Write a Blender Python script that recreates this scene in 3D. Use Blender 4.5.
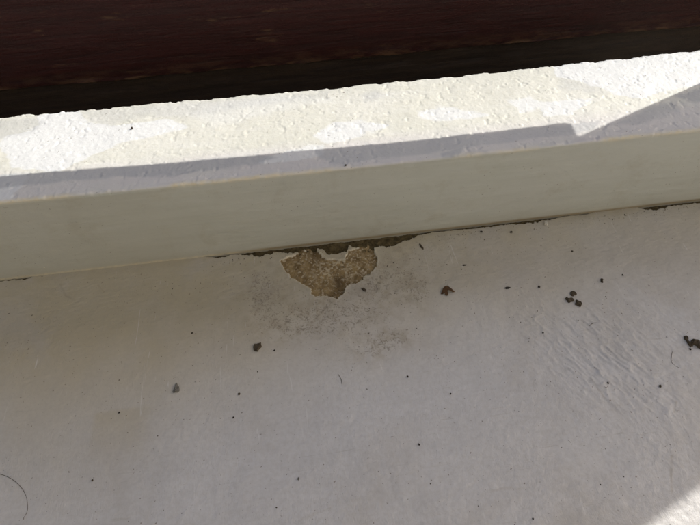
import bpy, bmesh, math, random
import numpy as np
from mathutils import Matrix, Vector

for o in list(bpy.data.objects):
    bpy.data.objects.remove(o, do_unlink=True)
scene = bpy.context.scene
COL = scene.collection

# ------------------------------------------------------------------ camera
F_PX, CX, CY = 526.0, 350.0, 262.5
PITCH, CAM_H = 54.0, 0.80
VX, VY = 8610.0 - CX, -704.0 - CY            # vanishing point of the curb line


def camera_axes():
    X = np.array([VX, -VY, F_PX]); X /= np.linalg.norm(X)      # (right, up, forward)
    s = -math.sin(math.radians(PITCH))
    n = math.hypot(X[0], X[1]); k = -s * X[2] / n; m = math.sqrt(1 - s * s - k * k)
    e1 = X[:2] / n; e2 = np.array([-e1[1], e1[0]])
    c = k * e1 + m * e2
    if c[1] < 0:
        c = k * e1 - m * e2
    Z = np.array([c[0], c[1], s]); Y = -np.cross(Z, X)
    return np.array([X, Y, Z])


R = camera_axes()


def ray(x, y):
    return R @ np.array([x - CX, -(y - CY), F_PX])


_d = ray(350, 240.2)
CAM = np.array([0.0, -_d[1] * (-CAM_H / _d[2]), CAM_H])


def at(x, y, z=0.0):            # point of the horizontal plane z seen along a sight line
    d = ray(x, y); return CAM + d * (z - CAM[2]) / d[2]


def aty(x, y, Y=0.0):           # point of the vertical plane y = Y
    d = ray(x, y); return CAM + d * (Y - CAM[1]) / d[1]


cam = bpy.data.objects.new('camera', bpy.data.cameras.new('camera'))
COL.objects.link(cam)
M = Matrix.Identity(4)
for i in range(3):
    M[i][0], M[i][1], M[i][2], M[i][3] = R[i][0], R[i][1], -R[i][2], CAM[i]
cam.matrix_world = M
cam.data.sensor_width = 36.0
cam.data.lens = F_PX / 700.0 * 36.0
cam.data.clip_start = 0.02
cam.data.clip_end = 2000.0
scene.camera = cam

# ------------------------------------------------------------------ light
SUN_AZ, SUN_EL = 21.0, 35.0         # direction towards the sun, measured from +x
world = bpy.data.worlds.new('World'); scene.world = world; world.use_nodes = True
wn = world.node_tree.nodes; wl = world.node_tree.links
sky = wn.new('ShaderNodeTexSky'); sky.sky_type = 'NISHITA'; sky.sun_disc = False
sky.sun_elevation = math.radians(SUN_EL)
sky.sun_rotation = math.radians(90.0 - SUN_AZ)
sky.altitude = 50; sky.air_density = 1.0; sky.dust_density = 4.0; sky.ozone_density = 1.0
bg = wn['Background']; bg.inputs['Strength'].default_value = 0.10
wl.new(sky.outputs['Color'], bg.inputs['Color'])

sd = bpy.data.lights.new('sun', 'SUN'); sd.energy = 2.5; sd.angle = math.radians(0.35)
sd.color = (1.0, 0.965, 0.90)
sun = bpy.data.objects.new('sun', sd); COL.objects.link(sun)
_e, _a = math.radians(SUN_EL), math.radians(SUN_AZ)
TO_SUN = Vector((math.cos(_e) * math.cos(_a), math.cos(_e) * math.sin(_a), math.sin(_e)))
sun.rotation_euler = TO_SUN.to_track_quat('Z', 'Y').to_euler()
sun.location = (3, 3, 4)

scene.view_settings.view_transform = 'Standard'
scene.view_settings.look = 'None'
scene.view_settings.gamma = 1.0
scene.view_settings.exposure = 0.78

# ------------------------------------------------------------------ helpers
rng = np.random.default_rng(7)


def _hash(ix, iy, seed):
    h = (ix.astype(np.int64) * 374761393 + iy.astype(np.int64) * 668265263 + seed * 1442695041) & 0xFFFFFFFF
    h = ((h ^ (h >> 13)) * 1274126177) & 0xFFFFFFFF
    h = (h ^ (h >> 16)) & 0xFFFFFFFF
    return h.astype(np.float64) / 4294967295.0


def vnoise(x, y, seed=0):
    fx = np.floor(x); fy = np.floor(y)
    u = x - fx; v = y - fy
    u = u * u * u * (u * (u * 6 - 15) + 10); v = v * v * v * (v * (v * 6 - 15) + 10)
    a = _hash(fx, fy, seed); b = _hash(fx + 1, fy, seed)
    c = _hash(fx, fy + 1, seed); d = _hash(fx + 1, fy + 1, seed)
    return (a + (b - a) * u) * (1 - v) + (c + (d - c) * u) * v


def fbm(x, y, seed=0, octaves=4, gain=0.5):
    t = np.zeros_like(x); amp = 1.0; tot = 0.0; f = 1.0
    for i in range(octaves):
        t += amp * vnoise(x * f + 17.3 * i, y * f - 9.1 * i, seed + i * 13); tot += amp
        amp *= gain; f *= 2.03
    return t / tot                                   # 0..1, mean about 0.5


def sstep(a, b, x):
    t = np.clip((x - a) / (b - a), 0, 1); return t * t * (3 - 2 * t)


def poly_sd(px, py, poly):
    """signed distance to a polygon, positive inside"""
    P = np.asarray(poly, float); n = len(P)
    d2 = np.full(px.shape, 1e9); inside = np.zeros(px.shape, bool)
    for i in range(n):
        ax, ay = P[i]; bx, by = P[(i + 1) % n]
        ex, ey = bx - ax, by - ay
        t = np.clip(((px - ax) * ex + (py - ay) * ey) / (ex * ex + ey * ey + 1e-18), 0, 1)
        d2 = np.minimum(d2, (px - ax - t * ex) ** 2 + (py - ay - t * ey) ** 2)
        if ay != by:
            cross = ((ay > py) != (by > py)) & (px < ex * (py - ay) / ey + ax)
            inside ^= cross
    d = np.sqrt(d2)
    return np.where(inside, d, -d)


def grid_mesh(name, V, nu, nv, mat, parent=None, attrs=None, face_mask=None):
    """V: (nu*nv,3) row-major over v then u; quads between neighbours"""
    me = bpy.data.meshes.new(name)
    idx = np.arange(nu * nv).reshape(nv, nu)
    q = np.stack([idx[:-1, :-1], idx[:-1, 1:], idx[1:, 1:], idx[1:, :-1]], -1).reshape(-1, 4)
    if face_mask is not None:
        q = q[face_mask]
        used = np.unique(q); remap = np.full(nu * nv, -1); remap[used] = np.arange(len(used))
        q = remap[q]; V = V[used]
        if attrs:
            attrs = {k: a[used] for k, a in attrs.items()}
    me.vertices.add(len(V)); me.vertices.foreach_set('co', np.ascontiguousarray(V, np.float32).ravel())
    me.loops.add(q.size); me.loops.foreach_set('vertex_index', q.astype(np.int32).ravel())
    me.polygons.add(len(q)); me.polygons.foreach_set('loop_start', np.arange(0, q.size, 4, dtype=np.int32))
    me.polygons.foreach_set('use_smooth', np.ones(len(q), bool))
    me.update(calc_edges=True)
    if attrs:
        for k, a in attrs.items():
            at_ = me.attributes.new(k, 'FLOAT', 'POINT')
            at_.data.foreach_set('value', np.ascontiguousarray(a, np.float32))
    me.materials.append(mat)
    o = bpy.data.objects.new(name, me); COL.objects.link(o)
    if parent:
        o.parent = parent
    return o


def tag(o, label=None, cat=None, group=None, kind=None):
    if label: o['label'] = label
    if cat: o['category'] = cat
    if group: o['group'] = group
    if kind: o['kind'] = kind
    return o


def bm_obj(name, bm, mat, parent=None, smooth=True):
    me = bpy.data.meshes.new(name); bm.to_mesh(me); bm.free()
    if smooth:
        me.polygons.foreach_set('use_smooth', np.ones(len(me.polygons), bool))
    me.materials.append(mat)
    o = bpy.data.objects.new(name, me); COL.objects.link(o)
    if parent:
        o.parent = parent
    return o


class NT:
    """tiny node-tree writer"""
    def __init__(self, name):
        self.m = bpy.data.materials.new(name); self.m.use_nodes = True
        self.t = self.m.node_tree; self.n = self.t.nodes; self.l = self.t.links
        self.b = self.n['Principled BSDF']
        self.tc = self.n.new('ShaderNodeTexCoord')

    def node(self, kind, **kw):
        n = self.n.new(kind)
        for k, v in kw.items():
            setattr(n, k, v)
        return n

    def put(self, sock, v):
        if hasattr(v, 'is_output') or isinstance(v, bpy.types.NodeSocket):
            self.l.new(v, sock)
        else:
            sock.default_value = v

    def coords(self, scale=(1, 1, 1), rot=(0, 0, 0)):
        mp = self.node('ShaderNodeMapping')
        mp.inputs['Scale'].default_value = scale; mp.inputs['Rotation'].default_value = rot
        self.l.new(self.tc.outputs['Object'], mp.inputs['Vector']); return mp.outputs['Vector']

    def noise(self, scale, detail=4, rough=0.55, vec=None, dist=0.0):
        n = self.node('ShaderNodeTexNoise')
        n.inputs['Scale'].default_value = scale; n.inputs['Detail'].default_value = detail
        n.inputs['Roughness'].default_value = rough; n.inputs['Distortion'].default_value = dist
        self.l.new(vec if vec is not None else self.tc.outputs['Object'], n.inputs['Vector'])
        return n.outputs['Fac']

    def voronoi(self, scale, vec=None, feature='F1'):
        n = self.node('ShaderNodeTexVoronoi'); n.feature = feature
        n.inputs['Scale'].default_value = scale
        self.l.new(vec if vec is not None else self.tc.outputs['Object'], n.inputs['Vector'])
        return n

    def attr(self, name):
        n = self.node('ShaderNodeAttribute'); n.attribute_name = name; return n.outputs['Fac']

    def math(self, op, a, b=0.0, clamp=False):
        n = self.node('ShaderNodeMath', operation=op); n.use_clamp = clamp
        self.put(n.inputs[0], a); self.put(n.inputs[1], b); return n.outputs[0]

    def remap(self, v, a, b, c=0.0, d=1.0, smooth=True):
        n = self.node('ShaderNodeMapRange'); n.interpolation_type = 'SMOOTHSTEP' if smooth else 'LINEAR'
        self.put(n.inputs['Value'], v); self.put(n.inputs['From Min'], a); self.put(n.inputs['From Max'], b)
        self.put(n.inputs['To Min'], c); self.put(n.inputs['To Max'], d); return n.outputs['Result']

    def mix(self, fac, a, b):
        n = self.node('ShaderNodeMix', data_type='RGBA')
        self.put(n.inputs[0], fac)
        for s, v in ((6, a), (7, b)):
            if isinstance(v, tuple):
                n.inputs[s].default_value = (*v, 1.0)
            else:
                self.l.new(v, n.inputs[s])
        return n.outputs[2]

    def bump(self, h, dist, strength=1.0, prev=None):
        n = self.node('ShaderNodeBump'); n.inputs['Strength'].default_value = strength
        n.inputs['Distance'].default_value = dist; self.l.new(h, n.inputs['Height'])
        if prev is not None:
            self.l.new(prev, n.inputs['Normal'])
        return n.outputs['Normal']

    def done(self, color, rough, normal=None, spec=0.5):
        self.put(self.b.inputs['Base Color'], (*color, 1.0) if isinstance(color, tuple) else color)
        self.put(self.b.inputs['Roughness'], rough)
        self.b.inputs['Specular IOR Level'].default_value = spec
        if normal is not None:
            self.l.new(normal, self.b.inputs['Normal'])
        return self.m


# ------------------------------------------------------------------ materials
def mat_floor():
    t = NT('floor_paint')
    big = t.noise(3.0, 5, 0.6)
    streak = t.noise(1.0, 4, 0.6, t.coords((14, 60, 1), (0, 0, math.radians(-12))))
    paint = t.mix(t.remap(big, 0.3, 0.7), (0.565, 0.555, 0.548), (0.615, 0.608, 0.606))
    paint = t.mix(t.remap(streak, 0.25, 0.75, 0.0, 0.45), paint, (0.67, 0.66, 0.655))
    dirt = t.math('MULTIPLY', t.attr('dirt'), t.remap(t.noise(9, 7, 0.65), 0.2, 0.75, 0.85, 1.1), True)
    c = t.mix(dirt, paint, (0.455, 0.395, 0.27))
    c = t.mix(t.math('MULTIPLY', t.attr('smudge'), t.remap(t.noise(70, 7, 0.75), 0.3, 0.62, 0.15, 1.0), True), c, (0.31, 0.255, 0.17))
    c = t.mix(t.remap(t.noise(4.5, 7, 0.65, None, 0.8), 0.46, 0.68, 0.0, 0.45), c, (0.47, 0.435, 0.385))
    # fine mottling
    mott = t.remap(t.noise(160, 5, 0.7), 0.35, 0.7, 0.0, 0.22)
    c = t.mix(mott, c, (0.36, 0.32, 0.26))
    # dark specks where the coat is abraded
    sp = t.math('ADD', t.math('MULTIPLY', t.noise(260, 6, 0.75), 0.62), t.math('MULTIPLY', t.noise(90, 4, 0.7), 0.38))
    th = t.math('SUBTRACT', 0.655, t.math('MULTIPLY', t.attr('speck'), 0.125))
    m = t.remap(sp, th, t.math('ADD', th, 0.10), 0.0, 0.6)
    c = t.mix(m, c, (0.13, 0.105, 0.07))
    sp2 = t.noise(230, 2, 0.5)
    m2 = t.remap(sp2, 0.70, 0.735, 0.0, 0.7)
    c = t.mix(m2, c, (0.13, 0.10, 0.065))
    scr = t.noise(1.0, 3, 0.5, t.coords((9, 210, 1), (0, 0, math.radians(24))), 1.2)
    c = t.mix(t.remap(scr, 0.68, 0.74, 0.0, 0.30), c, (0.36, 0.33, 0.28))
    scr2 = t.noise(1.0, 3, 0.5, t.coords((230, 12, 1), (0, 0, math.radians(10))), 1.0)
    c = t.mix(t.remap(scr2, 0.68, 0.75, 0.0, 0.35), c, (0.74, 0.73, 0.71))
    c = t.mix(t.attr('edge'), c, (0.70, 0.62, 0.45))
    fine = t.noise(1.0, 4, 0.6, t.coords((500, 190, 200), (0, 0, math.radians(75))))
    grain = t.noise(330, 4, 0.6)
    nb = t.bump(t.math('MULTIPLY', t.math('ADD', t.math('MULTIPLY', fine, 0.7), t.math('MULTIPLY', grain, 0.35)), t.remap(t.noise(7, 4, 0.6), 0.36, 0.60, 0.35, 1.15)), 0.0008, 0.75)
    nb = t.bump(t.math('MULTIPLY', t.noise(38, 5, 0.55), t.remap(t.noise(5, 3), 0.4, 0.62, 0.25, 1.0)), 0.004, 0.6, nb)
    rough = t.remap(t.noise(6, 4), 0.3, 0.7, 0.42, 0.62)
    return t.done(c, rough, nb, 0.4)


def mat_curb():
    t = NT('curb_paint')
    top = t.attr('top'); white = t.attr('white'); grey = t.attr('grey'); edge = t.attr('edge'); lilac_shade = t.attr('lilac_shade')
    n1 = t.noise(7, 5, 0.6)
    cream = t.mix(t.remap(n1, 0.3, 0.7), (0.69, 0.69, 0.615), (0.735, 0.735, 0.675))
    cream = t.mix(t.remap(t.noise(120, 5, 0.7), 0.4, 0.75, 0.0, 0.35), cream, (0.62, 0.60, 0.49))
    cream = t.mix(t.remap(t.noise(1.0, 5, 0.65, t.coords((5, 38, 38), (0, 0, 0.06))), 0.5, 0.72, 0.0, 0.5), cream, (0.79, 0.79, 0.75))
    tc = t.mix(t.math('MULTIPLY', lilac_shade, 0.8), cream, (0.66, 0.63, 0.64))
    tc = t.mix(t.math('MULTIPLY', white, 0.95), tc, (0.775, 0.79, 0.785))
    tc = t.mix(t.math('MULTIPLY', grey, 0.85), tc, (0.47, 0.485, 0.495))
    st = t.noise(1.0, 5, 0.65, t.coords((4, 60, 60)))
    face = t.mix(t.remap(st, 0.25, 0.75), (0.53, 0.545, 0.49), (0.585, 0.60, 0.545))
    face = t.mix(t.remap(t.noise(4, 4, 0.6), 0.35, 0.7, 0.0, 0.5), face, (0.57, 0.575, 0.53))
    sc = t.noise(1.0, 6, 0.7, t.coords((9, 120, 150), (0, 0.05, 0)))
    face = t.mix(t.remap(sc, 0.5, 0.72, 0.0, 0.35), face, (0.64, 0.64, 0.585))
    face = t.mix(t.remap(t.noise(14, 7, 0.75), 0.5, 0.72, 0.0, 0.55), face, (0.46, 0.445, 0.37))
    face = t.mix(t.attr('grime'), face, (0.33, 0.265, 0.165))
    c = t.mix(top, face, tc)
    c = t.mix(t.math('MULTIPLY', edge, t.remap(t.noise(90, 4), 0.3, 0.65, 0.35, 1.0), True), c, (0.77, 0.67, 0.46))
    # stray dark pin-holes
    m = t.remap(t.noise(240, 2, 0.5), 0.70, 0.74, 0.0, 0.75)
    m = t.math('MULTIPLY', m, t.remap(t.noise(5, 2), 0.35, 0.6))
    c = t.mix(m, c, (0.12, 0.09, 0.06))
    grain_top = t.math('ADD', t.math('MULTIPLY', t.noise(330, 4, 0.62), 0.7), t.math('MULTIPLY', t.noise(120, 3, 0.5), 0.7))
    grain_face = t.math('MULTIPLY', t.math('ADD', t.noise(1.0, 4, 0.6, t.coords((25, 300, 300))), t.math('MULTIPLY', t.noise(420, 3), 0.9)), 0.42)
    h = t.math('ADD', t.math('MULTIPLY', grain_top, top), t.math('MULTIPLY', grain_face, t.math('SUBTRACT', 1.0, top)))
    nb = t.bump(h, 0.0009, 0.65)
    rough = t.remap(top, 0, 1, 0.55, 0.5)
    return t.done(c, rough, nb, 0.4)


def mat_mortar():
    t = NT('bare_mortar')
    c = t.mix(t.remap(t.noise(55, 6, 0.65), 0.3, 0.7), (0.17, 0.11, 0.048), (0.39, 0.28, 0.135))
    c = t.mix(t.remap(t.noise(190, 4, 0.6), 0.53, 0.66, 0.0, 0.85), c, (0.58, 0.49, 0.345))
    c = t.mix(t.attr('pale'), c, (0.56, 0.47, 0.32))
    c = t.mix(t.attr('dark'), c, (0.10, 0.065, 0.03))
    c = t.mix(t.remap(t.noise(300, 3, 0.6), 0.60, 0.72, 0.0, 0.8), c, (0.07, 0.045, 0.02))
    nb = t.bump(t.noise(380, 5, 0.7), 0.0022, 0.9)
    return t.done(c, 0.92, nb, 0.2)


def mat_joint():
    t = NT('joint_dirt')
    c = t.mix(t.remap(t.noise(120, 5, 0.65), 0.3, 0.7), (0.055, 0.04, 0.018), (0.15, 0.112, 0.052))
    nb = t.bump(t.noise(400, 5, 0.7), 0.002, 0.9)
    return t.done(c, 0.95, nb, 0.15)


def mat_wood(name, a, b, worn, wear=0.3, edge=True):
    t = NT(name)
    g = t.noise(1.0, 6, 0.65, t.coords((7, 40, 110)), 0.6)
    c = t.mix(t.remap(g, 0.3, 0.7), a, b)
    w = t.noise(1.0, 5, 0.7, t.coords((10, 40, 60)))
    f = t.remap(w, 0.60, 0.74, 0.0, wear)
    if edge:
        f = t.math('MAXIMUM', f, t.math('MULTIPLY', t.attr('worn'), t.remap(t.noise(1.0, 5, 0.7, t.coords((16, 60, 60))), 0.42, 0.62), True))
    c = t.mix(f, c, worn)
    nb = t.bump(t.math('ADD', g, t.math('MULTIPLY', t.noise(300, 3), 0.4)), 0.0035, 0.9)
    return t.done(c, 0.5, nb, 0.35)


def mat_plain(name, a, b, scale=300, rough=0.85, bump=0.001):
    t = NT(name)
    c = t.mix(t.remap(t.noise(scale, 4, 0.65), 0.3, 0.7), a, b)
    return t.done(c, rough, t.bump(t.noise(scale * 1.7, 4), bump, 0.8), 0.3)


M_FLOOR, M_CURB, M_MORTAR, M_JOINT = mat_floor(), mat_curb(), mat_mortar(), mat_joint()
M_MAROON = mat_wood('maroon_timber', (0.020, 0.0016, 0.0012), (0.036, 0.0030, 0.0022), (0.17, 0.095, 0.045), 0.4)
M_BROWN = mat_wood('brown_timber', (0.020, 0.011, 0.007), (0.046, 0.027, 0.016), (0.09, 0.06, 0.034), 0.45)
M_SOIL = mat_plain('dark_earth', (0.05, 0.04, 0.03), (0.10, 0.08, 0.06), 30, 0.95, 0.01)
M_DIRT = mat_plain('crumb_soil', (0.045, 0.035, 0.022), (0.12, 0.092, 0.06), 500, 0.95)
M_GREYGRIT = mat_plain('grey_grit', (0.09, 0.085, 0.07), (0.24, 0.225, 0.19), 600, 0.9)
M_LEAF = mat_plain('dead_leaf', (0.045, 0.024, 0.009), (0.135, 0.065, 0.025), 350, 0.7)
M_BLACK = mat_plain('black_speck', (0.025, 0.02, 0.015), (0.06, 0.048, 0.036), 500, 0.85)
M_FLAKE = mat_plain('paint_flake', (0.62, 0.56, 0.45), (0.74, 0.70, 0.60), 400, 0.7)
M_HAIR = mat_plain('hair', (0.10, 0.08, 0.055), (0.15, 0.12, 0.09), 400, 0.4)

# ------------------------------------------------------------------ floor
PATCH = [(150, 292), (165, 283), (185, 275), (205, 268), (225, 258), (250, 252), (275, 252), (287, 262), (295, 275),
         (315, 290), (345, 293), (378, 288), (390, 275), (395, 258), (415, 248), (440, 242), (465, 238), (480, 248),
         (487, 268), (500, 285), (492, 310), (475, 330), (455, 345), (440, 362), (415, 372), (385, 380), (378, 395),
         (372, 410), (350, 430), (330, 420), (300, 420), (275, 420), (265, 408), (255, 390), (235, 380), (215, 368),
         (195, 355), (180, 340), (165, 320), (155, 305)]
PATCH = [at(240 + a / 3.62, 180 + b / 3.62)[:2] for a, b in PATCH]


def junction_x(px):
    return at(px, 280.0 - 0.1143 * px)[0]


JOINT = [(-40, 0), (0, 1.2), (6, 0.2), (9, 1.4), (14, 0.2), (17, 1.4), (28, 1.2), (32, 0.0), (205, 0.0), (212, 1.0), (226, 1.6),
         (230, 0.3), (239, 0.8), (249, 2.2), (257, 4.0), (262, 4.2), (265, 2.4), (285, 3.2), (292, 4.6), (300, 4.2), (310, 3.0),
         (322, 3.2), (326, 8.5), (338, 9.0), (345, 8.0), (348, 4.2), (355, 6.5), (368, 8.8), (378, 7.0), (392, 7.8), (402, 4.8),
         (412, 4.2), (419, 2.0), (432, 1.2), (470, 1.6), (510, 1.6), (540, 2.4), (556, 1.0), (562, 0.2), (585, 0.9),
         (592, 0.0), (638, 0.0), (644, 2.6), (655, 3.2), (668, 2.2), (690, 2.0), (740, 1.6), (800, 0)]
JX = np.array([junction_x(p) for p, _ in JOINT]); JW = np.array([w for _, w in JOINT]) * 0.0031


def axis(segments):
    out = []
    for a, b, s in segments:
        n = max(2, int(round((b - a) / s))); out.append(np.linspace(a, b, n, endpoint=False))
    return np.concatenate(out + [[segments[-1][1]]])


px0, px1 = min(p[0] for p in PATCH) - 0.03, max(p[0] for p in PATCH) + 0.06
ux = axis([(-4.0, -0.70, 0.06), (-0.70, px0, 0.0017), (px0, px1, 0.0009), (px1, 0.98, 0.0017), (0.98, 5.0, 0.06)])
uy = axis([(-4.0, -0.76, 0.06), (-0.76, -0.135, 0.0018), (-0.135, 0.004, 0.0009)])
gx, gy = np.meshgrid(ux, uy); x = gx.ravel(); y = gy.ravel()
near = (x > -0.72) & (x < 1.0) & (y > -0.78)

z = 0.0022 * (fbm(x * 2.3, y * 2.3, 3, 3) - 0.5)
z += 0.0011 * (fbm(x * 28, y * 28, 5, 3) - 0.5)
z += 0.00045 * (fbm(x * 130, y * 130, 9, 2) - 0.5)
z *= sstep(0.0, -0.03, y) * 0.75 + 0.25
# roller wrinkles in the thick coat, right of the middle
wc = at(598, 362); ang = math.radians(-57)
u_ = (x - wc[0]) * math.cos(ang) + (y - wc[1]) * math.sin(ang); v_ = -(x - wc[0]) * math.sin(ang) + (y - wc[1]) * math.cos(ang)
warp = 0.010 * (fbm(x * 22, y * 22, 21, 3) - 0.5)
wr = 1 - np.abs(2 * vnoise(u_ * 38 + 3, (v_ + warp) * 140, 31) - 1)
wr2 = 1 - np.abs(2 * vnoise(u_ * 55 + 7, (v_ - warp) * 200, 35) - 1)
wmask = np.exp(-((u_ / 0.14) ** 2 + (v_ / 0.075) ** 2)) + 0.35 * np.exp(-(((x - wc[0] - .12) / 0.10) ** 2 + ((y - wc[1] - .04) / 0.06) ** 2))
z += wmask * (0.0015 * wr ** 3 + 0.0010 * wr2 ** 3) * (0.4 + 1.2 * fbm(x * 25, y * 25, 41, 2))
# brush drag over the rest
z += 0.0007 * (fbm(x * 55 + y * 14, y * 210 - x * 30, 51, 3) - 0.5)

# missing coat: the peeled patch and the open joint under the curb
sd = np.full(x.shape, -1.0)
sel = near & (x > px0) & (x < px1) & (y > -0.16)
xs, ys = x[sel], y[sel]
jag = 0.0065 * (fbm(xs * 170, ys * 170, 61, 4, 0.6) - 0.5) + 0.0055 * (fbm(xs * 62, ys * 62, 63, 3) - 0.5) + 0.0012
sd[sel] = poly_sd(xs, ys, PATCH) + jag
jw = np.interp(x, JX, JW)
jw = np.where(jw > 0.0004, jw + (0.008 * (fbm(x * 190, y * 90, 71, 3) - 0.5) + 0.006 * (fbm(x * 60, y * 30, 73, 2) - 0.45)) * np.clip(jw / 0.008, 0.35, 1.0), 0.0)
sdj = np.where(near & (jw > 0), y + jw, -1.0)
hole = (sd > 0) | (sdj > 0)
lift = np.exp(-(np.clip(-sd, 0, None) / 0.004)) * (sd <= 0) * (0.3 + 1.4 * fbm(x * 60, y * 60, 77, 2))
z = z + 0.0011 * np.where(sel, lift, 0)
edge = np.where(sel, np.exp(-(np.clip(-sd, 0, None) / 0.0011)) * (sd <= 0.002), 0) * 0.9
z_floor = np.where(hole, -0.0075, z)

# stains: brown dust gathered towards the corner with the curb and on the left
wob = 0.07 * (fbm(x * 5, y * 5, 81, 4) - 0.5)
reach = 0.135 + 0.05 * sstep(0.55, 0.1, x) + 0.19 * sstep(0.20, -0.55, x)
dirt = sstep(-reach - 0.17, -reach * 0.25, y + wob) * (0.72 + 0.28 * sstep(0.5, -0.3, x))
dirt = dirt + 0.32 * np.exp(np.clip(y, -9, 0) / 0.02) * sstep(-0.5, 0.2, x)
r0, r1, r2 = at(95, 413), at(147, 413), at(120, 447)
dirt = dirt + 0.22 * sstep(r0[0] - .004, r0[0] + .004, x) * sstep(r1[0] + .02, r1[0] - .02, x) * sstep(r0[1] + .004, r0[1] - .004, y) * sstep(r2[1] - .03, r2[1] + .02, y)
dirt = np.clip(dirt + 0.10 * (fbm(x * 3.1, y * 3.1, 85, 3) - 0.45), 0, 1)

speck = 0.18 * sstep(-0.35, -0.02, y)
for (a, b, s, sx, sy) in [(262, 290, 1.1, 11, 17), (300, 322, .6, 26, 9), (335, 316, .75, 34, 9), (383, 344, .5, 34, 8), (355, 328, .5, 50, 13),
                          (418, 292, 1.15, 9, 9), (375, 285, .7, 14, 10), (400, 270, .5, 22, 18), (373, 352, .8, 14, 6), (395, 338, .8, 14, 6),
                          (430, 245, .45, 25, 12), (575, 270, .35, 30, 22), (480, 232, .5, 30, 8), (210, 320, .2, 60, 40), (60, 290, .3, 60, 14),
                          (300, 300, .3, 120, 40), (318, 300, .5, 55, 28), (440, 262, .3, 70, 22), (640, 330, .25, 60, 30)]:
    p = at(a, b); mx = 0.0026; my = 0.0031; s = s * 0.8
    speck = speck + s * np.exp(-(((x - p[0]) / (sx * mx)) ** 2 + ((y - p[1]) / (sy * my)) ** 2))

sm = np.clip(speck - 0.2, 0, 1.0) * (0.25 + 0.95 * sstep(0.40, 0.62, fbm(x * 60, y * 60, 87, 4)))
halo = np.exp(-(np.clip(-sd, 0, 1) / 0.03)) * np.where(sel, 1, 0) * sstep(0.35, 0.65, fbm(x * 40, y * 40, 89, 4))
smudge = np.clip(0.48 * sm + 0.45 * halo, 0, 0.8)
jd = np.exp(np.clip(y, -9, 0) / 0.006) * sstep(-0.2, 0.0, x) * sstep(0.3, 0.6, fbm(x * 30, y * 90, 90, 4))
smudge = np.maximum(smudge, 0.75 * jd)
for ln, k in (([(672, 456), (671, 474), (672, 492)], .55), ([(676, 402), (674, 412)], .4), ([(590, 378), (600, 392), (604, 398)], .35),
              ([(60, 284), (66, 296), (74, 300)], .5), ([(98, 285), (104, 292)], .5), ([(240, 258), (236, 262), (233, 266)], .6),
              ([(300, 520), (330, 508)], .3), ([(486, 492), (505, 488), (520, 489)], .35), ([(180, 340), (196, 334), (215, 331)], .35)):
    for (a0, b0), (a1, b1) in zip(ln[:-1], ln[1:]):
        p, q2 = at(a0, b0), at(a1, b1); e = q2 - p
        tt = np.clip(((x - p[0]) * e[0] + (y - p[1]) * e[1]) / (e[0] ** 2 + e[1] ** 2), 0, 1)
        dd = np.hypot(x - p[0] - tt * e[0], y - p[1] - tt * e[1]) + 0.002 * (fbm(x * 90, y * 90, 93, 2) - 0.5)
        smudge = np.maximum(smudge, k * np.exp(-(dd / 0.0016) ** 2))

V = np.stack([x, y, z_floor], 1)
floor = grid_mesh('floor', V, len(ux), len(uy), M_FLOOR,
                  attrs={'dirt': dirt, 'speck': np.clip(speck, 0, 1.3), 'edge': edge, 'smudge': smudge})
tag(floor, kind='structure')


def sub_patch(name, keep, zz, mat, attrs, label):
    nu, nv = len(ux), len(uy)
    k = keep.reshape(nv, nu)
    for _ in range(4):
        g = k.copy(); g[1:] |= k[:-1]; g[:-1] |= k[1:]; g[:, 1:] |= k[:, :-1]; g[:, :-1] |= k[:, 1:]; k = g
    fm = (k[:-1, :-1] & k[1:, :-1] & k[:-1, 1:] & k[1:, 1:]).ravel()
    o = grid_mesh(name, np.stack([x, y, zz], 1), nu, nv, mat, floor, attrs, fm)
    o['label'] = label
    return o


zm = -0.0040 + 0.0042 * (fbm(x * 45, y * 45, 91, 3) - 0.5) + 0.0016 * (fbm(x * 330, y * 330, 93, 2) - 0.5)
pc = at(337, 268)
pale = sstep(0.54, 0.66, fbm(x * 190, y * 190, 95, 3)) * np.exp(-(((x - pc[0]) / .05) ** 2 + ((y - pc[1]) / .028) ** 2)) * 0.9
da, db = at(339, 283), at(312, 252)
dark = 0.75 * np.exp(-(((x - da[0]) / .010) ** 2 + ((y - da[1]) / .020) ** 2)) + 0.45 * np.exp(-(((x - db[0]) / .015) ** 2 + ((y - db[1]) / .012) ** 2))
sub_patch('peeled_patch', sd > 0, zm, M_MORTAR, {'pale': pale, 'dark': dark}, 'heart-shaped patch of bare ochre mortar where the floor paint has peeled off')
zj = -0.0042 + 0.0035 * (fbm(x * 140, y * 140, 97, 3) - 0.5)
sub_patch('open_joint', sdj > 0, zj, M_JOINT, None, 'ragged dark brown open joint along the foot of the curb')

# ------------------------------------------------------------------ curb
H0 = aty(350, 166.0)[2]                                   # height at the front edge
DEPTH = 0.222
cxs = axis([(-4.0, -0.66, 0.08), (-0.66, 0.95, 0.0018), (0.95, 5.0, 0.08)])
# profile: front face up, rounded arris, top, rounded back arris, back face
s_face = np.concatenate([np.linspace(-0.03, 0.0, 4, endpoint=False), np.linspace(0.0, 0.012, 9, endpoint=False), np.linspace(0.012, H0 - 0.006, 95, endpoint=False)])
prof = [(0.0, zz, 0) for zz in s_face]
ra = 0.006
for k in range(7):
    a = math.pi / 2 * k / 6; prof.append((ra - ra * math.cos(a), H0 - ra + ra * math.sin(a), 1))
n_top = 122
for k in range(1, n_top):
    prof.append((ra + (DEPTH - 2 * ra) * k / n_top, H0, 2))
for k in range(7):
    a = math.pi / 2 * k / 6; prof.append((DEPTH - ra + ra * math.sin(a), H0 - ra + ra * math.cos(a), 3))
for k in range(1, 9):
    prof.append((DEPTH, H0 - ra - 0.42 * k / 8, 4))
py_ = np.array([p[0] for p in prof]); pz_ = np.array([p[1] for p in prof]); pk = np.array([p[2] for p in prof])
X, I = np.meshgrid(cxs, np.arange(len(prof)))
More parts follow.
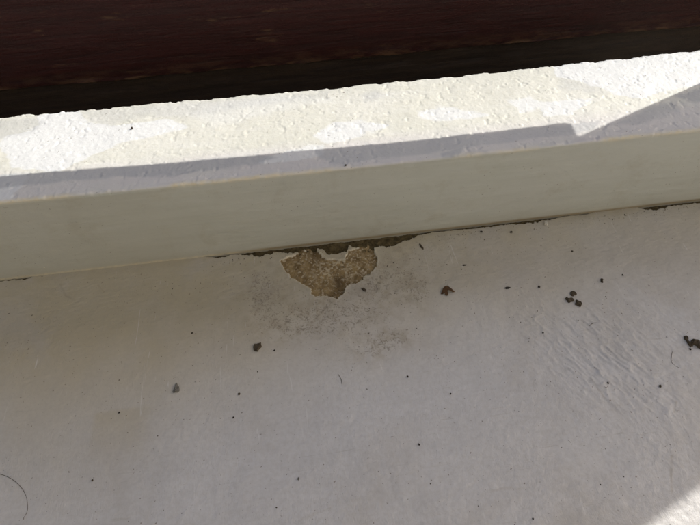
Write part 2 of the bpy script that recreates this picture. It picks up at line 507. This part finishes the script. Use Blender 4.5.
X = X.ravel(); I = I.ravel(); Yp = py_[I]; Zp = pz_[I]; K = pk[I]
is_top = (K == 2); topf = np.where((K == 2) | (K == 3), 1.0, np.where(K == 1, sstep(0.2, 0.9, (Zp - (H0 - ra)) / ra), 0.0))
sag = -0.0045 * np.clip(1 - ((X - 0.13) / 0.62) ** 2, -0.3, 1)
facef = 1 - np.clip(topf, 0, 1); facef = np.where(K == 4, 1.0, facef)
hz = np.clip(Zp / H0, 0, 1)
Z = Zp + sag * hz
Y = Yp.copy()
# top: rough mortar under thick paint, with drags and nibs
bump_top = 0.0026 * (fbm(X * 14, Yp * 14, 101, 3) - 0.5) + 0.0009 * (fbm(X * 70, Yp * 70, 103, 3) - 0.5) * 0.7
grain = fbm(X * 230, Yp * 230, 105, 2)
bump_top += 0.0005 * (grain - 0.5) + 0.0006 * sstep(0.74, 0.86, fbm(X * 120, Yp * 120, 107, 2))
bump_top -= 0.0008 * sstep(0.72, 0.82, fbm(X * 95 + 40, Yp * 95, 109, 2))
Z += bump_top * topf
# back edge is chipped and uneven
Z += np.where((K == 3), -0.0035 * sstep(0.5, 0.8, fbm(X * 45, Yp * 0 + 3, 111, 4)), 0)
Y += np.where((K >= 3), 0.006 * (fbm(X * 22, X * 0 + 5, 113, 4) - 0.5) + 0.004 * (fbm(X * 110, X * 0 + 2, 114, 2) - 0.5), 0)
# front face: nearly flat, slightly waved, trowelled
Y += facef * (K <= 1) * (0.0035 * (fbm(X * 2.2, Zp * 5, 115, 3) - 0.5) + 0.0010 * (fbm(X * 20, Zp * 70, 117, 3) - 0.5) + 0.0006 * (fbm(X * 45, Zp * 60, 118, 3) - 0.5)) * sstep(0.0, 0.03, Zp)
# bead of paint along the front arris
nick = sstep(0.58, 0.74, fbm(X * 34, X * 0 + 4, 125, 4))
arr = np.exp(-(((Yp - 0.001) / 0.007) ** 2 + ((Zp - H0 + 0.001) / 0.007) ** 2))
Z -= arr * (0.0010 * nick + 0.0022 * (fbm(X * 11, X * 0 + 6, 126, 4) - 0.5)); Y += arr * 0.0010 * nick
bead = np.exp(-(((Yp - 0.003) / 0.004) ** 2 + ((Zp - H0 + 0.002) / 0.004) ** 2))
Y -= 0.0013 * bead * (0.4 + 1.2 * fbm(X * 60, X * 0, 119, 3)); Z += 0.0010 * bead * (0.3 + 1.4 * fbm(X * 85, X * 0 + 8, 121, 3))
edge_c = bead * sstep(0.28, 0.5, fbm(X * 9, X * 0 + 1, 123, 3)) * 0.9
# thin pale line of filler low on the left, dirt low on the right
low = np.exp(-((Zp - 0.002) / 0.0035) ** 2) * (K == 0)
edge_c = edge_c + low * sstep(-0.05, -0.2, X) * 0.65
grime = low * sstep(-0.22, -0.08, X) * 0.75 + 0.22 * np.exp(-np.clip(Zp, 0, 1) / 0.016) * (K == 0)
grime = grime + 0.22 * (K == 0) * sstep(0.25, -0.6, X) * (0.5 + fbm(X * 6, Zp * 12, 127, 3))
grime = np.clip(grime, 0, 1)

HT = H0 - 0.003


def top_poly(pts, soft=0.006, jag=0.022, seed=131, grow=0.0):
    P = [at(a, b, HT)[:2] for a, b in pts]
    s = is_top | (K == 3) | (K == 1)
    out = np.zeros(X.shape)
    d = grow + poly_sd(X[s], Yp[s], P) + jag * (fbm(X[s] * 26, Yp[s] * 55, seed, 5, 0.6) - 0.5)
    out[s] = sstep(-soft, soft, d); return out


white = np.zeros(X.shape)
for i, (pts, k, sf) in enumerate([
        ([(42, 118), (60, 112), (78, 113), (84, 123), (110, 128), (168, 121), (182, 127), (122, 142), (78, 160), (60, 170), (16, 167), (2, 147), (10, 138), (34, 133), (44, 126)], 1, .004),
        ([(318, 135), (335, 123), (362, 121), (388, 124), (352, 136), (328, 141)], .95, .006),
        ([(262, 160), (300, 149), (322, 145), (319, 152), (290, 158)], .8, .005),
        ([(418, 111), (440, 107), (486, 114), (450, 120), (424, 117)], .9, .006),
        ([(508, 101), (530, 98), (548, 104), (522, 110)], .9, .006),
        ([(543, 110), (556, 102), (592, 100), (576, 108), (570, 113), (545, 115)], .95, .003),
        ([(556, 66), (620, 56), (720, 44), (760, 70), (640, 97), (615, 95), (603, 88), (584, 81), (556, 77)], 1, .004),
        ([(190, 112), (230, 104), (300, 96), (330, 98), (270, 112), (215, 124)], .35, .02),
        ([(-60, 205), (-30, 178), (0, 181), (14, 178), (26, 178), (16, 190), (10, 200)], .9, .005)]):
    white = np.maximum(white, k * top_poly(pts, sf * 0.5, 0.020, 131 + 7 * i, 0.004))
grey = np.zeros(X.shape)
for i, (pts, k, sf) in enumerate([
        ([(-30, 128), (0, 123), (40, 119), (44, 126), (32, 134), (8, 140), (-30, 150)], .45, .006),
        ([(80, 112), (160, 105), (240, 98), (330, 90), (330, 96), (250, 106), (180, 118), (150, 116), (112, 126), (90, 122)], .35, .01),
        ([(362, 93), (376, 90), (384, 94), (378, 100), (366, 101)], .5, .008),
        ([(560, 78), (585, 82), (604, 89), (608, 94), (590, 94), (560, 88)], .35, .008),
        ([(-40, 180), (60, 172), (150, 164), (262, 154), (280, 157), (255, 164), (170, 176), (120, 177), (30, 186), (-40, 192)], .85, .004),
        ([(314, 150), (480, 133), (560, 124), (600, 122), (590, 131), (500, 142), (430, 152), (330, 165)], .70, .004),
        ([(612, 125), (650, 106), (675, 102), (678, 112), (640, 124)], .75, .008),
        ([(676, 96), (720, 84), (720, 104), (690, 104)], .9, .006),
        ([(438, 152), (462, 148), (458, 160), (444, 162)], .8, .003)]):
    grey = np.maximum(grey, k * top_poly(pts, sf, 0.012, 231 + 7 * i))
lilac_shade = np.where(is_top | (K == 1), sstep(0.085, 0.045, Yp), 0) * (0.6 + 0.6 * (fbm(X * 12, Yp * 30, 171, 3) - 0.3))  # cool shade tone put into the front strip's colour, following the cast shadow
lilac_shade = np.clip(lilac_shade * (1 - edge_c), 0, 1)

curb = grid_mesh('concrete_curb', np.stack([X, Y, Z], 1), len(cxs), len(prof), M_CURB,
                 attrs={'top': np.clip(topf, 0, 1), 'white': white, 'grey': grey, 'edge': np.clip(edge_c, 0, 1), 'lilac_shade': lilac_shade, 'grime': grime})
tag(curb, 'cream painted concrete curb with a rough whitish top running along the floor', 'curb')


def top_z(px_, py_w):
    i = np.argmin((X - px_) ** 2 + (Yp - py_w) ** 2 + np.where(is_top, 0, 9)); return Z[i]


# ------------------------------------------------------------------ ground beyond, and the timber fence
def box(bm, lo, hi):
    vs = [bm.verts.new((a, b, c)) for c in (lo[2], hi[2]) for b in (lo[1], hi[1]) for a in (lo[0], hi[0])]
    for f in ((0, 2, 3, 1), (4, 5, 7, 6), (0, 1, 5, 4), (2, 6, 7, 3), (0, 4, 6, 2), (1, 3, 7, 5)):
        bm.faces.new([vs[i] for i in f])


bm = bmesh.new()
GZ = -0.30
gv = [bm.verts.new(p) for p in ((-400, 0.15, GZ), (400, 0.15, GZ), (400, 400, GZ), (-400, 400, GZ))]
bm.faces.new(gv)
tag(bm_obj('ground', bm, M_SOIL, smooth=False), kind='structure')

# unseen rendered wall, added behind the viewer to bounce warm light onto the curb
bm = bmesh.new()
box(bm, (-4.0, -1.75, -0.02), (4.6, -1.50, 2.9))
bmesh.ops.bevel(bm, geom=list(bm.edges), offset=0.01, segments=2, affect='EDGES')
tag(bm_obj('bounce_wall', bm, mat_plain('bounce_render', (0.50, 0.46, 0.375), (0.58, 0.535, 0.45), 40, 0.9, 0.004), smooth=False),
    'unseen warm beige rendered wall added behind the viewer to bounce sunlight', 'wall')

fence = bpy.data.objects.new('timber_fence', None); COL.objects.link(fence); fence.location = (0.8, 0.38, GZ)
tag(fence, 'dark maroon painted timber fence standing in shade behind the curb, its unseen upper screen added to cast shadow', 'fence')


def board(name, lo, hi, mat, bevel=0.003, rough=0.0, worn=None, label=None):
    """a sawn board with a dense, slightly uneven near face"""
    nx = max(2, int((hi[0] - lo[0]) / 0.006)) if rough else 2
    xs_ = np.linspace(lo[0], hi[0], nx)
    b = bevel
    ring = [(lo[1] + b, lo[2]), (lo[1], lo[2] + b), (lo[1], lo[2] + b * 2.5)] + \
           [(lo[1], lo[2] + b * 2.5 + (hi[2] - lo[2] - b * 5) * k / 12) for k in range(1, 12)] + \
           [(lo[1], hi[2] - b * 2.5), (lo[1], hi[2] - b), (lo[1] + b, hi[2]), (hi[1] - b, hi[2]), (hi[1], hi[2] - b), (hi[1], lo[2] + b), (hi[1] - b, lo[2])]
    n = len(ring); ry = np.array([r[0] for r in ring]); rz = np.array([r[1] for r in ring])
    XX, II = np.meshgrid(xs_, np.arange(n), indexing='ij'); XX = XX.ravel(); II = II.ravel()
    YY = ry[II].copy(); ZZ = rz[II].copy()
    if rough:
        YY += rough * (fbm(XX * 12, ZZ * 60, 301, 4) - 0.5); ZZ += rough * 0.8 * (fbm(XX * 18, ZZ * 10, 303, 4) - 0.5)
    me = bpy.data.meshes.new(name)
    faces = [(i * n + j, i * n + (j + 1) % n, (i + 1) * n + (j + 1) % n, (i + 1) * n + j) for i in range(nx - 1) for j in range(n)]
    faces += [tuple(range(n - 1, -1, -1)), tuple((nx - 1) * n + j for j in range(n))]
    org = np.array(fence.location)
    me.from_pydata((np.stack([XX, YY, ZZ], 1) - org).tolist(), [], faces)
    a_ = me.attributes.new('worn', 'FLOAT', 'POINT')
    w_ = np.exp(-np.clip(ZZ - lo[2], 0, 1) / 0.008) * (YY < (lo[1] + hi[1]) / 2) if worn else np.zeros(len(XX))
    a_.data.foreach_set('value', np.ascontiguousarray(w_, np.float32))
    bmx = bmesh.new(); bmx.from_mesh(me); bmesh.ops.recalc_face_normals(bmx, faces=bmx.faces); bmx.to_mesh(me); bmx.free()
    me.materials.append(mat)
    o = bpy.data.objects.new(name, me); COL.objects.link(o); o.parent = fence
    if label: o['label'] = label
    return o


FY = 0.362
zb = aty(150, 78.0, FY)[2]                       # lower edge of the maroon board
RIGHT = 2.97
board('maroon_board', (-1.6, FY, zb), (1.10, FY + 0.028, 0.46), M_MAROON, 0.004, 0.006, True, 'dark maroon board with a worn paler lower edge')
board('brown_board', (-1.6, FY + 0.012, zb - 0.17), (1.10, FY + 0.034, zb - 0.003), M_BROWN, 0.003, 0.007, False, 'dark brown weathered board below the maroon one')
# unseen upper screen, added to cast the curb and floor shadows; sun passes under it
BY0, BY1 = 0.262, 0.280
tanp = math.tan(_e) / math.sin(_a)
edge_pt = at(300, 150, HT); notch_pt = at(580, 136, HT); endp = at(571, 122, HT)


def up_sun(p, Yw):
    t = (Yw - p[1]) / TO_SUN.y; return (p[0] + t * TO_SUN.x, p[2] + t * TO_SUN.z)


zA = up_sun(edge_pt, BY1)[1]; zN = up_sun(notch_pt, BY0 - 0.002)[1]
xE = up_sun(endp, BY0)[0]; xB = up_sun(notch_pt, BY1 + 0.02)[0]
q = at(650, 525); xR = up_sun(q, BY0 - 0.022)[0]
# lowest board, its outline shaped to cast the notched shadow edge on the curb
bm = bmesh.new(); r = 0.014
BT = BY0 + 0.006
zA = up_sun(edge_pt, BT)[1]
out = [(-1.6, zA - 0.002)] + [up_sun(at(a, b, HT), BT) for a, b in ((60, 172.5), (180, 161.5), (300, 150.2), (430, 137.5), (520, 127.5), (560, 122.8), (567, 122.4), (571, 123.8), (573, 127), (575, 132), (579, 136.5))]
out += [(out[-1][0] + 0.012, zN + 0.03), (-1.6, zN + 0.03)]
f1 = [bm.verts.new((a - fence.location.x, BY0 - fence.location.y, c - fence.location.z)) for a, c in out]
f2 = [bm.verts.new((a - fence.location.x, BT - fence.location.y, c - fence.location.z)) for a, c in out]
bm.faces.new(f1); bm.faces.new(f2[::-1]); n = len(out)
for i in range(n):
    bm.faces.new((f1[i], f2[i], f2[(i + 1) % n], f1[(i + 1) % n]))
bmesh.ops.recalc_face_normals(bm, faces=bm.faces)
bm_obj('shade_board', bm, M_MAROON, fence, smooth=False)
zc = zN
TOPZ = zN + 1.75
while zc < TOPZ:                                  # lapped boards upwards
    board('shade_board', (-1.6, BY0 - 0.022, zc), (xR, BY0 - 0.002, min(zc + 0.20, TOPZ + .03)), M_MAROON)
    zc += 0.19; 
    board('shade_board', (-1.6, BY0, zc - 0.015), (xR, BY1, min(zc + 0.19, TOPZ + .03)), M_MAROON); zc += 0.17
xx = xB
while xx < xR - 0.01:                             # upright planks at the right-hand end, added for the diagonal shadow edges
    e2 = min(xx + 0.21, xR)
    board('shade_plank', (xx, BY1 + 0.002, GZ - 0.05), (e2 + (0.012 if e2 < xR else 0), BY1 + 0.02, zN + 0.35), M_MAROON)
    xx = e2
    if xx >= xR - 0.01: break
    e2 = min(xx + 0.21, xR)
    board('shade_plank', (xx, BY1 + 0.023, GZ - 0.05), (e2 + (0.012 if e2 < xR else 0), BY1 + 0.04, zN + 0.35), M_MAROON)
    xx = e2
for xp, y0 in ((-1.55, BY1 + 0.003), (-0.95, BY1 + 0.003), (xB + 0.32, BY1 + 0.045), (xR - 0.09, BY1 + 0.045)):
    board('post', (xp, y0, GZ - 0.05), (xp + 0.08, y0 + 0.074, TOPZ + 0.06), M_MAROON, 0.004)

# ------------------------------------------------------------------ bits lying about
def floor_z(px_, py_w):
    i = np.searchsorted(ux, px_); j = np.searchsorted(uy, py_w)
    return float(z_floor.reshape(len(uy), len(ux))[min(j, len(uy) - 1), min(i, len(ux) - 1)])


MX, MY = 0.00192, 0.00236         # metres per photo pixel on the floor near the patch


def crumb(name, pxy, size, mat, label, cat, outline=None, flat=0.45, seed=0, plane='floor', group=None):
    """an irregular little lump; size in photo pixels (w, h)"""
    p = at(pxy[0], pxy[1], 0.0 if plane == 'floor' else HT)
    k = (np.linalg.norm(p - CAM) / 0.99)
    w, h = size[0] * MX * k / 2, size[1] * MY * k / 2
    zb_ = floor_z(p[0], p[1]) if plane == 'floor' else top_z(p[0], p[1])
    bm = bmesh.new()
    if outline:                                   # extruded ragged outline, domed
        pts = [(a * w, -b * h) for a, b in outline]; n = len(pts)
        th = flat * min(w, h)
        fine = []
        rs = random.Random(seed)
        for i in range(n):
            a, b = pts[i], pts[(i + 1) % n]
            for s in (0, 0.5):
                fine.append((a[0] + (b[0] - a[0]) * s + rs.uniform(-.08, .08) * w, a[1] + (b[1] - a[1]) * s + rs.uniform(-.08, .08) * h))
        n = len(fine); cx_ = sum(a for a, _ in fine) / n; cy_ = sum(b for _, b in fine) / n
        base = [bm.verts.new((a, b, -0.0003)) for a, b in fine]
        mid = [bm.verts.new((a * .97 + cx_ * .03, b * .97 + cy_ * .03, th * rs.uniform(.5, .9))) for a, b in fine]
        top = [bm.verts.new((a * .72 + cx_ * .28, b * .72 + cy_ * .28, th * rs.uniform(.8, 1.5))) for a, b in fine]
        for i in range(n):
            j = (i + 1) % n
            bm.faces.new((base[i], base[j], mid[j], mid[i])); bm.faces.new((mid[i], mid[j], top[j], top[i]))
        bm.faces.new(top); bm.faces.new(base[::-1])
    else:
        bmesh.ops.create_icosphere(bm, subdivisions=2, radius=1.0)
        co = np.array([v.co for v in bm.verts]); nz = fbm(co[:, 0] * 1.7 + seed * 3.1 + co[:, 2], co[:, 1] * 1.7 + co[:, 2] * 0.7 + seed, 400 + seed, 3)
        for v, q_ in zip(bm.verts, nz):
            v.co *= 0.25 + 0.9 * q_
            v.co.x *= w; v.co.y *= h; v.co.z = v.co.z * min(w, h) * flat + min(w, h) * flat * 0.6
    o = bm_obj(name, bm, mat, smooth=False)
    o.location = (p[0], p[1], zb_)
    tag(o, label, cat, group)
    return o


# dead leaf scrap: an arched, curled sliver with a broken-off tip
def leaf():
    p = at(447, 291.5); k = np.linalg.norm(p - CAM) / 0.99
    out = [(-1.0, .45), (-.75, -.1), (-.35, -.75), (0, -1.0), (.35, -.75), (.7, -.2), (1.05, .35), (.75, .42), (.4, .15), (.1, -.1), (-.05, .35), (.05, .65), (-.15, 1.0), (-.42, .85), (-.45, .4), (-.75, .55)]
    w, h = 13.5 * MX * k / 2, 8.5 * MY * k / 2
    bm = bmesh.new(); rs = random.Random(4)
    n = len(out)
    lo_ = [bm.verts.new((a * w, -b * h, 0.0004 + 0.0042 * max(0, 1 - (a * a * .8 + (b + .3) ** 2 * .5)))) for a, b in out]
    hi_ = [bm.verts.new((v.co.x, v.co.y, v.co.z + 0.0007 + rs.uniform(0, .0006))) for v in lo_]
    fa = bm.faces.new(hi_); fb = bm.faces.new(lo_[::-1])
    for i in range(n):
        j = (i + 1) % n; bm.faces.new((lo_[i], lo_[j], hi_[j], hi_[i]))
    bmesh.ops.triangulate(bm, faces=[fa, fb])
    bmesh.ops.recalc_face_normals(bm, faces=bm.faces)
    o = bm_obj('dead_leaf_scrap', bm, M_LEAF, smooth=False)
    o.location = (p[0], p[1], floor_z(p[0], p[1]))
    tag(o, 'curled rusty brown scrap of dead leaf lying right of the peeled patch', 'leaf scrap')


leaf()
D3 = 'trio of dark soil crumbs'
crumb('soil_crumb', (573, 294), (5.5, 4.5), M_DIRT, 'small dark soil crumb, uppermost of the close trio', 'crumb', [(-1, .2), (-.8, -.7), (-.1, -.9), (.5, -1), (1, -.2), (.9, .7), (.2, .6), (-.3, 1), (-.7, .8)], .5, 1, group=D3)
crumb('soil_crumb', (569.6, 300.5), (8, 5), M_DIRT, 'wide dark soil crumb, left one of the close trio', 'crumb', [(-1, -.5), (-.7, -1), (-.3, -.6), (.2, -.7), (.7, -.5), (1, .1), (.6, .7), (0, .6), (-.4, 1), (-.8, .6), (-.7, .1)], .5, 2, group=D3)
crumb('soil_crumb', (578, 304), (6.5, 6.5), M_DIRT, 'four-cornered dark soil crumb, lower right one of the close trio', 'crumb', [(-1, .1), (-.5, -.5), (-.2, -1), (.3, -.6), (.9, -.3), (1, .2), (.5, .6), (.1, 1), (-.4, .6)], .5, 3, group=D3)
crumb('soil_crumb', (687.2, 341.5), (4.5, 8.5), M_DIRT, 'narrow bent dark soil crumb close left of a larger one', 'crumb', [(-.3, -1), (.6, -1), (1, -.7), (.5, -.3), (.2, 0), (.4, .5), (.8, .9), (0, 1), (-.5, .6), (-.5, 0), (-.9, -.4)], .6, 4)
crumb('soil_crumb', (695, 344.5), (9.5, 7.5), M_DIRT, 'largest brown soil crumb, by the right edge of the floor in view', 'crumb', [(-1, -.3), (-.5, -.6), (0, -1), (.8, -.8), (1, -.1), (.8, .7), (.5, 1), (.1, .7), (-.2, .2), (-.7, .1)], .45, 5)
crumb('soil_crumb', (690, 349.3), (2.2, 2.2), M_BLACK, 'tiny black crumb just below the bent soil crumb', 'crumb', None, .6, 6)
crumb('stone_chip', (257.4, 347.6), (8, 7.5), M_DIRT, 'dark brown angular stone chip below and left of the peeled patch', 'stone chip', [(-.9, .4), (-1, -.2), (-.5, -.9), (.3, -.8), (.9, -1), (1, -.1), (.5, .4), (.1, 1), (-.4, .8)], .5, 7)
crumb('stone_chip', (176.6, 388.2), (6.2, 7.5), M_GREYGRIT, 'grey pointed stone chip alone on the left half of the floor', 'stone chip', [(-1, .8), (-.7, .1), (-.3, -.9), (.1, -1), (.5, -.5), (.9, .1), (1, .7), (.4, 1), (-.4, .9)], .5, 8)
crumb('grit_grain', (239, 394.2), (3.5, 3.2), M_DIRT, 'small round brown grain between the grey stone chip and the floor middle', 'grit', None, .5, 9)
crumb('grit_grain', (233.4, 417.5), (2.2, 2.2), M_BLACK, 'tiny black grain below the small round brown grain', 'grit', None, .6, 10)
crumb('grit_grain', (274.4, 350.6), (2.6, 2.0), M_BLACK, 'tiny black grain just right of the angular brown stone chip', 'grit', None, .6, 11)
crumb('grit_grain', (192, 333), (2.8, 2.0), M_DIRT, 'tiny brown grain above the grey stone chip, nearer the curb', 'grit', None, .5, 12)
crumb('soil_crumb', (364, 290), (4.6, 3.8), M_DIRT, 'dark brown crumb beside the lower tip of the peeled patch', 'crumb', [(-1, -.6), (-.3, -1), (.4, -.5), (1, .2), (.7, .9), (.1, .8), (-.6, .1)], .5, 13)
crumb('soil_crumb', (421.4, 246.8), (3.4, 6.2), M_DIRT, 'upright sliver of dark soil just right of the open joint end', 'crumb', [(-.8, -1), (0, -.8), (.2, -.2), (1, .3), (.8, 1), (.1, .7), (-.5, .1)], .6, 14)
crumb('grit_grain', (481.2, 232.2), (4, 2.6), M_BLACK, 'black grain near the curb foot, above the dead leaf scrap', 'grit', None, .5, 15)
crumb('grit_grain', (511, 232.5), (3.4, 2.8), M_DIRT, 'brown grain close to the curb foot, left of the pale paint flake', 'grit', None, .5, 16)
crumb('paint_flake', (545.8, 224.0), (3.6, 4.0), M_FLAKE, 'pale flake of paint standing against the curb foot', 'paint flake', [(-1, .4), (-.6, -.7), (.2, -1), (1, -.2), (.6, .9), (-.3, 1)], .9, 17)
crumb('twig_bit', (507.3, 288.4), (6, 2.0), M_BLACK, 'short black twig bit lying level right of the dead leaf scrap', 'twig', [(-1, 0), (-.4, -.9), (.3, -.7), (1, -.1), (.4, .8), (-.4, .9)], .9, 18)
crumb('twig_bit', (464.4, 265.4), (4.4, 1.3), M_BLACK, 'thin black twig bit above the dead leaf scrap', 'twig', [(-1, 0), (-.4, -.9), (.3, -.7), (1, -.1), (.4, .8), (-.4, .9)], .9, 19)
crumb('grit_grain', (538.8, 287.3), (3, 3), M_BLACK, 'black grain right of the level twig bit', 'grit', None, .6, 20)
crumb('soil_crumb', (601.6, 280.8), (3.2, 4.2), M_DIRT, 'small brown crumb up and right of the soil crumb trio', 'crumb', [(-.9, .3), (-.4, -.5), (.5, -1), (1, -.4), (.2, .2), (-.1, 1), (-.8, .9)], .6, 21)
crumb('grit_grain', (622.5, 275.4), (2.2, 2), M_BLACK, 'tiny black grain right of the small brown crumb near the curb', 'grit', None, .6, 22)
crumb('grit_grain', (572, 251.4), (2.4, 2.4), M_DIRT, 'tiny brown grain up towards the curb, above the soil crumb trio', 'grit', None, .6, 23)
crumb('grit_grain', (607.5, 383.4), (2.2, 2.2), M_BLACK, 'tiny black grain at the lower end of the wrinkled paint', 'grit', None, .6, 24)
crumb('grit_grain', (660, 386.4), (2.8, 2.6), M_DIRT, 'tiny brown grain right of the wrinkled paint', 'grit', None, .6, 25)
crumb('grit_grain', (542.5, 333.4), (2.4, 2.4), M_BLACK, 'tiny black grain left of the wrinkled paint', 'grit', None, .6, 26)
crumb('grit_grain', (407.8, 376.6), (2.2, 2.2), M_BLACK, 'tiny black grain near the floor middle below the peeled patch', 'grit', None, .6, 27)
crumb('grit_grain', (450.5, 394), (2.2, 2), M_BLACK, 'tiny black grain right of centre on the lower floor', 'grit', None, .6, 28)
crumb('grit_grain', (419, 444.5), (2.4, 2.2), M_BLACK, 'lone black grain low on the floor, right of centre', 'grit', None, .6, 29)
crumb('grit_grain', (533, 519), (2.2, 2.2), M_BLACK, 'lone black grain at the very bottom of the view', 'grit', None, .6, 30)
crumb('grit_grain', (92.5, 480.6), (2.2, 2.2), M_DIRT, 'tiny brown grain low on the left, right of the loose hair', 'grit', None, .6, 31)
crumb('grit_grain', (119.4, 412.6), (2.6, 1.8), M_BLACK, 'tiny black grain below and left of the grey stone chip', 'grit', None, .6, 32)
crumb('grit_grain', (298.5, 479), (2.6, 3.0), M_GREYGRIT, 'small grey grain low on the floor, left of centre', 'grit', None, .6, 33)
crumb('grit_grain', (132.4, 129.3), (3.0, 2.4), M_BLACK, 'black grain on the sunlit white paint of the curb top', 'grit', None, .8, 34, 'curb')
crumb('grit_grain', (345.6, 165.0), (2.6, 2.2), M_BLACK, 'black grain on the shaded front edge of the curb top', 'grit', None, .8, 35, 'curb')


def strand(pts, rad, label, name='hair'):
    cu = bpy.data.curves.new(name, 'CURVE'); cu.dimensions = '3D'; cu.bevel_depth = rad; cu.bevel_resolution = 1; cu.resolution_u = 8
    sp = cu.splines.new('BEZIER'); sp.bezier_points.add(len(pts) - 1)
    for b, (a, c) in zip(sp.bezier_points, pts):
        p = at(a, c); b.co = (p[0], p[1], floor_z(p[0], p[1]) + rad * 0.8 if p[0] > -0.7 else 0.0006); b.handle_left_type = b.handle_right_type = 'AUTO'
    tmp = bpy.data.objects.new('tmp', cu)
    COL.objects.link(tmp)
    me = bpy.data.meshes.new_from_object(tmp.evaluated_get(bpy.context.evaluated_depsgraph_get()))
    me.name = name; bpy.data.objects.remove(tmp, do_unlink=True)
    me.materials.clear(); me.materials.append(M_HAIR)
    o = bpy.data.objects.new(name, me); COL.objects.link(o); tag(o, label, 'hair')


strand([(-14, 470), (-4, 473), (8, 477), (18, 484), (25, 494), (27.5, 504), (27, 512), (23, 519)], 0.0003, 'dark curved hair lying on the floor at the lower left')
strand([(672, 352), (671, 357), (671.5, 362), (674, 365), (679, 368)], 0.0003, 'short dark hooked hair left of the soil crumbs at the right edge')
strand([(589, 326.5), (592, 324), (596, 323)], 0.0005, 'short brown fibre above the wrinkled paint', 'fibre')
strand([(338, 374), (341, 379), (342, 384)], 0.0004, 'short dark fibre on the floor below the peeled patch', 'fibre')

for (a, b), lb in (((37.5, 260.0), 'upper one of two tiny white paint flecks stuck low on the curb face'), ((44.5, 267.2), 'lower one of two tiny white paint flecks stuck low on the curb face')):
    p = aty(a, b, 0.0)
    i_ = np.argmin((X - p[0]) ** 2 + (Zp - p[2]) ** 2 + np.where(K == 0, 0, 9))
    bm = bmesh.new(); bmesh.ops.create_icosphere(bm, subdivisions=1, radius=1.0)
    for v in bm.verts:
        v.co = Vector((v.co.x * 0.0016, v.co.y * 0.0009, v.co.z * 0.0012))
    o = bm_obj('paint_fleck', bm, M_FLAKE, smooth=False); o.location = (X[i_], Y[i_] - 0.0002, Z[i_]); tag(o, lb, 'paint fleck')

# fine grit nobody could count: one object
bm = bmesh.new(); rs = random.Random(12)
NG = 1000
for i in range(NG):
    if rs.random() < 0.55:
        a, b = rs.gauss(360, 150), rs.gauss(285, 45)
    else:
        a, b = rs.uniform(-10, 720), rs.uniform(215, 530)
    if b < 286 - 0.1143 * a: continue
    p = at(a, b)
    if i % 3 == 0:
        p = np.array([rs.uniform(-0.2, 0.9), -0.0125 - abs(rs.gauss(0, 0.008)), 0])
    if p[1] > -0.012 or p[0] > 0.95 or p[0] < -0.68: continue
    zz = floor_z(p[0], p[1])
    if zz < -0.005: continue
    s = 0.0003 + 0.0006 * rs.random() ** 3
    mtx = Matrix.Translation((p[0], p[1], zz + s * 0.3)) @ Matrix.Rotation(rs.uniform(0, 6.3), 4, 'Z') @ Matrix.Diagonal((s * rs.uniform(.7, 1.7), s, s * .7, 1))
    bmesh.ops.create_icosphere(bm, subdivisions=1, radius=1.0, matrix=mtx)
tag(bm_obj('fine_grit', bm, M_DIRT), 'fine dark grit scattered over the painted floor', 'grit', kind='stuff')
